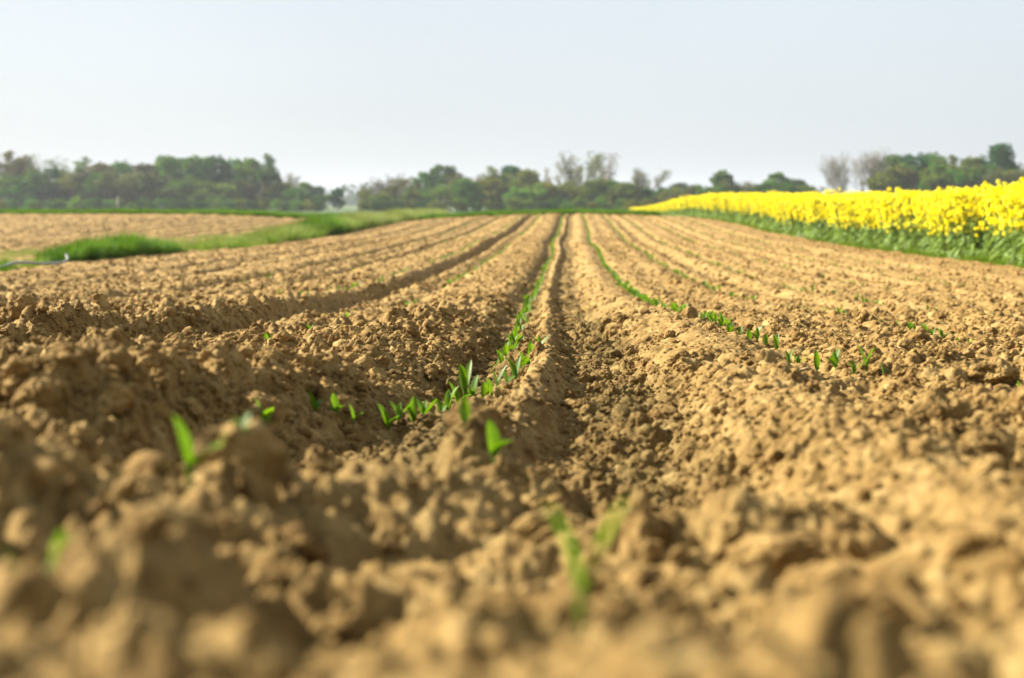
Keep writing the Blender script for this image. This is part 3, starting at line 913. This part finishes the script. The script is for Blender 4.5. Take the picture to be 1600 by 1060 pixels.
def tree_proto(kind, seed):
    """unit height 10 m; returns trunk mesh, crown mesh or None"""
    rs = random.Random(seed); vs, qs, tips = [], [], []
    if kind == 'leafy' or kind == 'round':
        H = 10.0
        rod_np(vs, qs, Vector((0, 0, -.3)), Vector((rs.gauss(0, .1), rs.gauss(0, .1), 3.2)), .28, .2, 7)
        cen, tone = [], []
        w = 3.6 if kind == 'leafy' else 4.6
        n = 58
        for i in range(n):
            a = rs.uniform(0, 6.28); u = rs.uniform(-.85, 1); rr = math.sqrt(max(0, 1 - u * u)) * rs.uniform(.55, 1.0) * w * (1 + .22 * mnoise.noise(Vector((a, u * 2, seed))))
            z = (5.2 if kind == 'leafy' else 5.0) + u * (4.3 if u > 0 else 4.4) * rs.uniform(.8, 1.02)
            c = Vector((rr * math.cos(a), rr * math.sin(a), z)); cen.append(c); tone.append(min(1, max(0, rs.gauss(.5, .2))))
            if i % 3 == 0: rod_np(vs, qs, Vector((0, 0, rs.uniform(2.2, 4.5))), c, .09, .03, 4)
        crown = leaves_np(rs, cen, 78, 1.2, .36, tone)
    elif kind == 'budding':
        grow(rs, Vector((0, 0, -.3)), Vector((0, 0, 1)), 2.9, .2, 4, vs, qs, tips, .62, .9, (2, 3))
        zm = max(t.z for t in tips); k = 10 / zm
        vs = [(a * k, b * k, c * k) for a, b, c in vs]; cen = [t * k for t in tips]
        crown = leaves_np(rs, cen, max(4, 4200 // len(cen)), .7, .24, [min(1, max(0, rs.gauss(.5, .2))) for _ in cen])
    elif kind in ('bare', 'barebush', 'slender'):
        if kind == 'bare': grow(rs, Vector((0, 0, -.3)), Vector((0, 0, 1)), 3.4, .22, 5, vs, qs, tips, .55, 1.3, (2, 3), .02)
        elif kind == 'slender': grow(rs, Vector((0, 0, -.3)), Vector((0, 0, 1)), 4.6, .17, 4, vs, qs, tips, .36, 1.5, (2, 3), .02)
        else:
            for _ in range(5):
                grow(rs, Vector((rs.gauss(0, .2), rs.gauss(0, .2), -.3)), Vector((rs.gauss(0, .28), rs.gauss(0, .28), 1)).normalized(), 3.0, .11, 4, vs, qs, tips, .45, 1.2, (2, 3), .018)
        zm = max(t.z for t in tips); k = 10 / zm
        vs = [(a * k, b * k, c * k) for a, b, c in vs]; cen = [t * k for t in tips]
        if kind == 'barebush': crown = leaves_np(rs, cen, 3, .5, .13, [.5] * len(cen))
        else: crown = leaves_np(rs, cen, max(1, 1100 // len(cen)), .5, .17, [min(1, max(0, rs.gauss(.5, .2))) for _ in cen])
    else:   # shrub, unit height 3 m scaled to 10
        cen, tone = [], []
        for i in range(30):
            a = rs.uniform(0, 6.28); r_ = math.sqrt(rs.random()) * 4.6; z = rs.uniform(.1, 1) * 8.6 * (1 - .5 * (r_ / 4.6) ** 2) + .5
            cen.append(Vector((r_ * math.cos(a), r_ * math.sin(a), z))); tone.append(min(1, max(0, rs.gauss(.5, .2))))
            if i % 3 == 0: rod_np(vs, qs, Vector((rs.gauss(0, .3), rs.gauss(0, .3), -.3)), cen[-1], .14, .04, 4)
        crown = leaves_np(rs, cen, 75, 1.7, .5, tone)
    tm = mesh_np('trunk', vs, qs)
    tm.materials.append(M_twig if kind in ('bare', 'barebush', 'slender', 'budding') else M_bark)
    return tm, crown

TP = {}
for kind, cnt in (('leafy', 5), ('round', 3), ('budding', 4), ('bare', 3), ('slender', 3), ('barebush', 2), ('shrub', 4)):
    TP[kind] = [tree_proto(kind, 1000 + 31 * i + len(kind)) for i in range(cnt)]

COL = {'dark': (.034, .086, .012), 'green': (.062, .140, .016), 'fresh': (.09, .19, .022), 'olive': (.105, .14, .020), 'brown': (.085, .098, .032),
       'grey': (.12, .115, .065), 'bluegreen': (.026, .085, .024), 'pinkgrey': (.28, .25, .19)}
tcount = {}
def tree(u, v, kind, col, label, name='tree', D=300.0, wf=1.0, group=None, cat='tree'):
    """u, v: where the top stands in the 1600 px photo; the tree itself stands at distance D"""
    D = D + random.uniform(-12, 12)
    x = (u - 895) / 2400 * D; z0 = float(base(x, D)) if D < 1400 else -1.2
    top = CZ + (318 - v) / 2400 * D
    h = max(2.0, top - z0)
    tcount[kind] = tcount.get(kind, random.randrange(5)) + 1
    tm, cm = TP[kind][tcount[kind] % len(TP[kind])]
    s = h / 10
    r = empty(name, (x, D, z0), random.uniform(0, 6.28), (s * wf, s * wf, s))
    tag(r, label, cat, group)
    c = COL[col]; j = random.uniform(.78, 1.32); c = (c[0] * random.uniform(.85, 1.25), c[1], c[2] * random.uniform(.8, 1.2))
    for nm, m_ in (('trunk', tm), ('crown', cm)):
        o = bpy.data.objects.new(nm, m_); C.objects.link(o); o.parent = r; o.color = (c[0] * j, c[1] * j, c[2] * j, 1)
    return r

WL = 'wood on the left'
TREES = [
    (6, 237, 'budding', 'brown', 'brownish leafing tree cut by the left edge of the picture', 1.1),
    (28, 246, 'leafy', 'dark', 'dark green tree just right of the leftmost tree', .9),
    (54, 240, 'bare', 'green', 'airy dark-branched tree with sky showing through its crown', 1.0),
    (78, 262, 'leafy', 'dark', 'dark tree filling the dip right of the airy tree', .9),
    (98, 245, 'slender', 'fresh', 'pale see-through tree in the left wood', 1.3),
    (122, 248, 'budding', 'fresh', 'light green leafing tree right of the pale see-through one', 1.0),
    (150, 251, 'leafy', 'brown', 'brownish round-topped tree in the left wood', 1.0),
    (182, 252, 'leafy', 'green', 'flat-topped green tree left of a brown one', 1.0),
    (205, 250, 'slender', 'grey', 'thin bare top poking out of the left wood', .8),
    (222, 254, 'leafy', 'brown', 'brown budding tree left of the tall green trees', 1.0),
    (258, 240, 'leafy', 'green', 'first tall green tree of the high stand', 1.0),
    (285, 245, 'leafy', 'dark', 'dark green tree tucked in the high stand', .9),
    (308, 240, 'leafy', 'green', 'tallest deep green tree of the high stand', 1.0),
    (338, 243, 'leafy', 'dark', 'dark tree right of the tallest green one', .95),
    (362, 245, 'round', 'green', 'wide green tree in the right half of the high stand', .8),
    (390, 246, 'leafy', 'green', 'green tree second from the right end of the high stand', .9),
    (406, 243, 'budding', 'dark', 'dark dense tree at the right end of the high stand', .85),
    (424, 266, 'leafy', 'dark', 'dark shoulder tree where the wood drops down', .8),
    (447, 270, 'slender', 'grey', 'left one of two small grey twiggy tops', 1.1),
    (466, 272, 'slender', 'grey', 'right one of two small grey twiggy tops', 1.1),
    (476, 284, 'leafy', 'green', 'small round green tree below the grey tops', .9),
    (496, 289, 'leafy', 'bluegreen', 'dark bluish tree on the falling end of the wood', .9),
    (527, 293, 'leafy', 'bluegreen', 'small rounded tree just left of the gap in the trees', .85),
    (568, 286, 'barebush', 'grey', 'pointed bare tree just right of the gap', .8),
    (592, 280, 'barebush', 'grey', 'brown twiggy tree between the gap and the big green tree', .9),
    (612, 273, 'slender', 'grey', 'thin twiggy tree with a tall wispy top near the gap', 1.3),
    (640, 273, 'budding', 'brown', 'brownish shoulder tree left of the big middle tree', 1.0),
    (662, 268, 'leafy', 'green', 'green tree leaning on the big middle tree', .85),
    (692, 255, 'leafy', 'green', 'big green tree left of the field centre', 1.0),
    (722, 272, 'budding', 'brown', 'brown budding tree right of the big green tree', 1.1),
    (748, 271, 'barebush', 'brown', 'bare brown tree midway between two green crowns', 1.0),
    (776, 262, 'budding', 'olive', 'olive tree left of a dark topped crown', 1.0),
    (800, 258, 'leafy', 'bluegreen', 'dark topped tree left of the tall bare trees', .95),
    (824, 262, 'leafy', 'olive', 'rounded olive tree beside the tall bare trees', .95),
    (858, 262, 'slender', 'grey', 'very thin bare sapling at the left foot of the tall bare trees', .8),
    (888, 236, 'bare', 'olive', 'tallest forked bare tree with a thick dark trunk', .85),
    (909, 236, 'slender', 'olive', 'slender bare tree second of the tall bare group', 1.0),
    (932, 239, 'slender', 'olive', 'slender bare tree third of the tall bare group', 1.1),
    (953, 241, 'slender', 'grey', 'palest slender tree at the right end of the tall bare group', 1.1),
    (985, 262, 'bare', 'olive', 'airy sparse tree left one of the lower pair', .95),
    (1014, 264, 'slender', 'olive', 'airy sparse tree right one of the lower pair', 1.3),
    (1062, 284, 'round', 'green', 'round dark green tree over the start of the rapeseed', .9),
    (1088, 287, 'round', 'green', 'low green tree right of the round one over the rapeseed', .8),
    (1128, 266, 'leafy', 'green', 'pointed green tree above the left part of the rapeseed', .9),
    (1108, 284, 'budding', 'brown', 'brown twiggy tree left of the pointed green tree', 1.0),
    (1150, 281, 'budding', 'brown', 'brown twiggy tree right of the pointed green tree', 1.0),
    (1172, 283, 'barebush', 'grey', 'low grey twigs left of the dark rounded tree', 1.0),
    (1212, 269, 'leafy', 'green', 'dark rounded tree rising behind the rapeseed', 1.1),
    (1244, 279, 'leafy', 'dark', 'small dark tree right of the dark rounded one', 1.0),
    (1303, 238, 'barebush', 'pinkgrey', 'lone bare pinkish grey tree behind the rapeseed', .75),
    (1356, 232, 'barebush', 'pinkgrey', 'bare grey tree half hidden by the right-hand green group', .7),
    (1384, 242, 'leafy', 'green', 'leftmost green tree of the right-hand group', .95),
    (1418, 237, 'leafy', 'bluegreen', 'dark green tree second of the right-hand group', .85),
    (1448, 240, 'leafy', 'green', 'green tree in the middle of the right-hand group', .9),
    (1478, 247, 'budding', 'olive', 'brown-green tree left of the low dip in the right group', 1.1),
    (1508, 245, 'leafy', 'olive', 'olive tree next to the tall right-hand tree', .9),
    (1548, 222, 'leafy', 'bluegreen', 'tallest dark green tree at the far right', .8),
    (1562, 250, 'leafy', 'bluegreen', 'lower dark crown leaning right of the tallest right tree', .6),
    (1580, 264, 'barebush', 'grey', 'low grey tree at the right edge', 1.0),
    (1600, 262, 'barebush', 'grey', 'grey twiggy tree cut by the right edge', 1.0),
]
for (u, v, kd, c, lab, wf) in TREES:
    tree(u, v, kd, c, lab, wf=wf)

# lower storey: leafing trees and bushes at the foot of the woods
for i in range(46):
    u = -60 + i * 12.6 + random.uniform(-4, 4)
    top = np.interp(u, [0, 240, 420, 500, 560], [272, 272, 282, 303, 312]) + random.uniform(-8, 10)
    tree(u, top, random.choice(['budding', 'leafy', 'budding', 'shrub']), random.choice(['brown', 'brown', 'olive', 'dark', 'green']),
         'low brown-green leafing tree in the understorey of the left wood', D=290, wf=1.25, group='understorey trees of the left wood')
for i in range(42):
    u = 566 + i * 12.4 + random.uniform(-4, 4)
    top = np.interp(u, [560, 620, 800, 960, 1020, 1080], [302, 290, 280, 282, 292, 300]) + random.uniform(-7, 9)
    tree(u, top, random.choice(['budding', 'shrub', 'leafy', 'budding']), random.choice(['olive', 'olive', 'brown', 'green', 'fresh']),
         'olive leafing bush at the foot of the middle trees', D=285, wf=1.3, group='bushes at the foot of the middle trees')
for i in range(26):
    u = 1376 + i * 8.4 + random.uniform(-4, 4)
    tree(u if u < 1570 else 1440 + i, 262 + random.uniform(-8, 10), random.choice(['budding', 'leafy', 'shrub']), random.choice(['olive', 'brown', 'bluegreen', 'green']),
         'low green tree filling the foot of the right-hand group', D=290, wf=1.2, group='low trees of the right-hand group')
for i in range(30):
    u = -20 + i * 18 + random.uniform(-6, 6)
    if 505 < u < 560: continue
    tree(u, 312 + random.uniform(-6, 3), 'shrub', random.choice(['fresh', 'green', 'dark', 'olive']),
         'small bright bush at the front foot of the left wood', D=265, wf=1.1, group='bushes before the left wood', name='bush', cat='bush')
for i in range(26):
    u = 570 + i * 17.5 + random.uniform(-6, 6)
    tree(u, 313 + random.uniform(-8, 3), 'shrub', random.choice(['olive', 'green', 'dark', 'olive']),
         'small dark bush low before the middle trees', D=262, wf=1.1, group='bushes before the middle trees', name='bush', cat='bush')
tree(112, 304, 'shrub', 'fresh', 'brightest green bush at the front of the left wood', D=258, wf=.8, name='bush', cat='bush')
for i in range(26):
    u = 1036 + i * 9.2 + random.uniform(-3, 3)
    tree(u, np.interp(u, [1036, 1100, 1160, 1260], [296, 288, 288, 291]) + random.uniform(-4, 5), random.choice(['budding', 'shrub', 'leafy']), random.choice(['olive', 'brown', 'green', 'green']),
         'low green-brown tree just topping the rapeseed between taller trees', D=295, wf=1.3, group='low trees behind the left part of the rapeseed')
# a few beyond the picture's edges
for i in range(9):
    tree(-40 - i * 38, 250 + random.uniform(-8, 14), 'leafy', random.choice(['green', 'dark', 'brown']), 'tree of the left wood beyond the picture edge', group='trees outside the frame, left')
    tree(1640 + i * 40, 258 + random.uniform(-10, 14), random.choice(['leafy', 'budding']), random.choice(['green', 'olive', 'brown']), 'tree beyond the right picture edge', group='trees outside the frame, right')

# far wooded ridge seen through the gaps
cen = []
rs = random.Random(5)
for i in range(1500):
    a = rs.uniform(-760, 760); cen.append((a, 950 + rs.uniform(-25, 25), -1.5 + abs(rs.gauss(0, 3.2)) + 1.2 * mnoise.noise(Vector((a * .01, 0, 0)))))
me = leaves_np(rs, cen, 26, 5.5, 2.4, [.5] * len(cen))
o = link('distant_woodland', me); o.color = (*COL['dark'], 1)
tag(o, 'low bluish line of faraway woodland behind the gaps', 'woodland', kind='stuff')

# pale post before the left wood, small tower roof behind the bare trees
def box(vs, qs, x0, x1, y0, y1, z0, z1):
    b = len(vs)
    vs += [(x0, y0, z0), (x1, y0, z0), (x1, y1, z0), (x0, y1, z0), (x0, y0, z1), (x1, y0, z1), (x1, y1, z1), (x0, y1, z1)]
    qs += [tuple(b + k for k in f) for f in ((0, 3, 2, 1), (4, 5, 6, 7), (0, 1, 5, 4), (1, 2, 6, 5), (2, 3, 7, 6), (3, 0, 4, 7))]
px_, py_ = (179 - 895) / 2400 * 240, 240
pz_ = float(base(px_, py_))
r = empty('marker_post', (px_, py_, pz_)); tag(r, 'thin pale post standing before the left wood', 'post')
vs, qs = [], []; box(vs, qs, -.09, .09, -.09, .09, -.3, 2.5); link('shaft', mesh_np('shaft', vs, qs), r, [M_post])
vs, qs = [], []; box(vs, qs, -.12, .12, -.12, .12, 2.5, 2.6); link('cap', mesh_np('cap', vs, qs), r, [M_post])
tx, ty = (946 - 895) / 2400 * 420, 420
r = empty('tower', (tx, ty, float(base(tx, ty)))); tag(r, 'tiny orange pointed roof showing among the slender bare trees', 'tower')
vs, qs = [], []; box(vs, qs, -1.1, 1.1, -1.1, 1.1, -.5, 6.2); link('wall', mesh_np('wall', vs, qs), r, [M_wall])
link('roof', mesh_np('roof', [(-1.3, -1.3, 6.2), (1.3, -1.3, 6.2), (1.3, 1.3, 6.2), (-1.3, 1.3, 6.2), (0, 0, 9.2)], None and [], tris=[(0, 1, 4), (1, 2, 4), (2, 3, 4), (3, 0, 4), (0, 2, 1), (0, 3, 2)]), r, [M_tile])

# ------------------------------------------------------------------ haze
HAZE = .00022
vs, qs = [], []; box(vs, qs, -1350, 1350, -950, 1550, -4.0, 24)
m, nt, out = new_mat('haze_air')
pv = N(nt, 'ShaderNodeVolumePrincipled'); pv.inputs['Color'].default_value = (.86, .92, 1, 1); pv.inputs['Density'].default_value = HAZE; pv.inputs['Anisotropy'].default_value = .3
nt.links.new(pv.outputs[0], out.inputs['Volume'])
if HAZE > 0:
    hz = link('haze', mesh_np('haze', vs, qs), None, [m]); tag(hz, 'thin pale haze in the air over the fields', 'haze', kind='stuff')
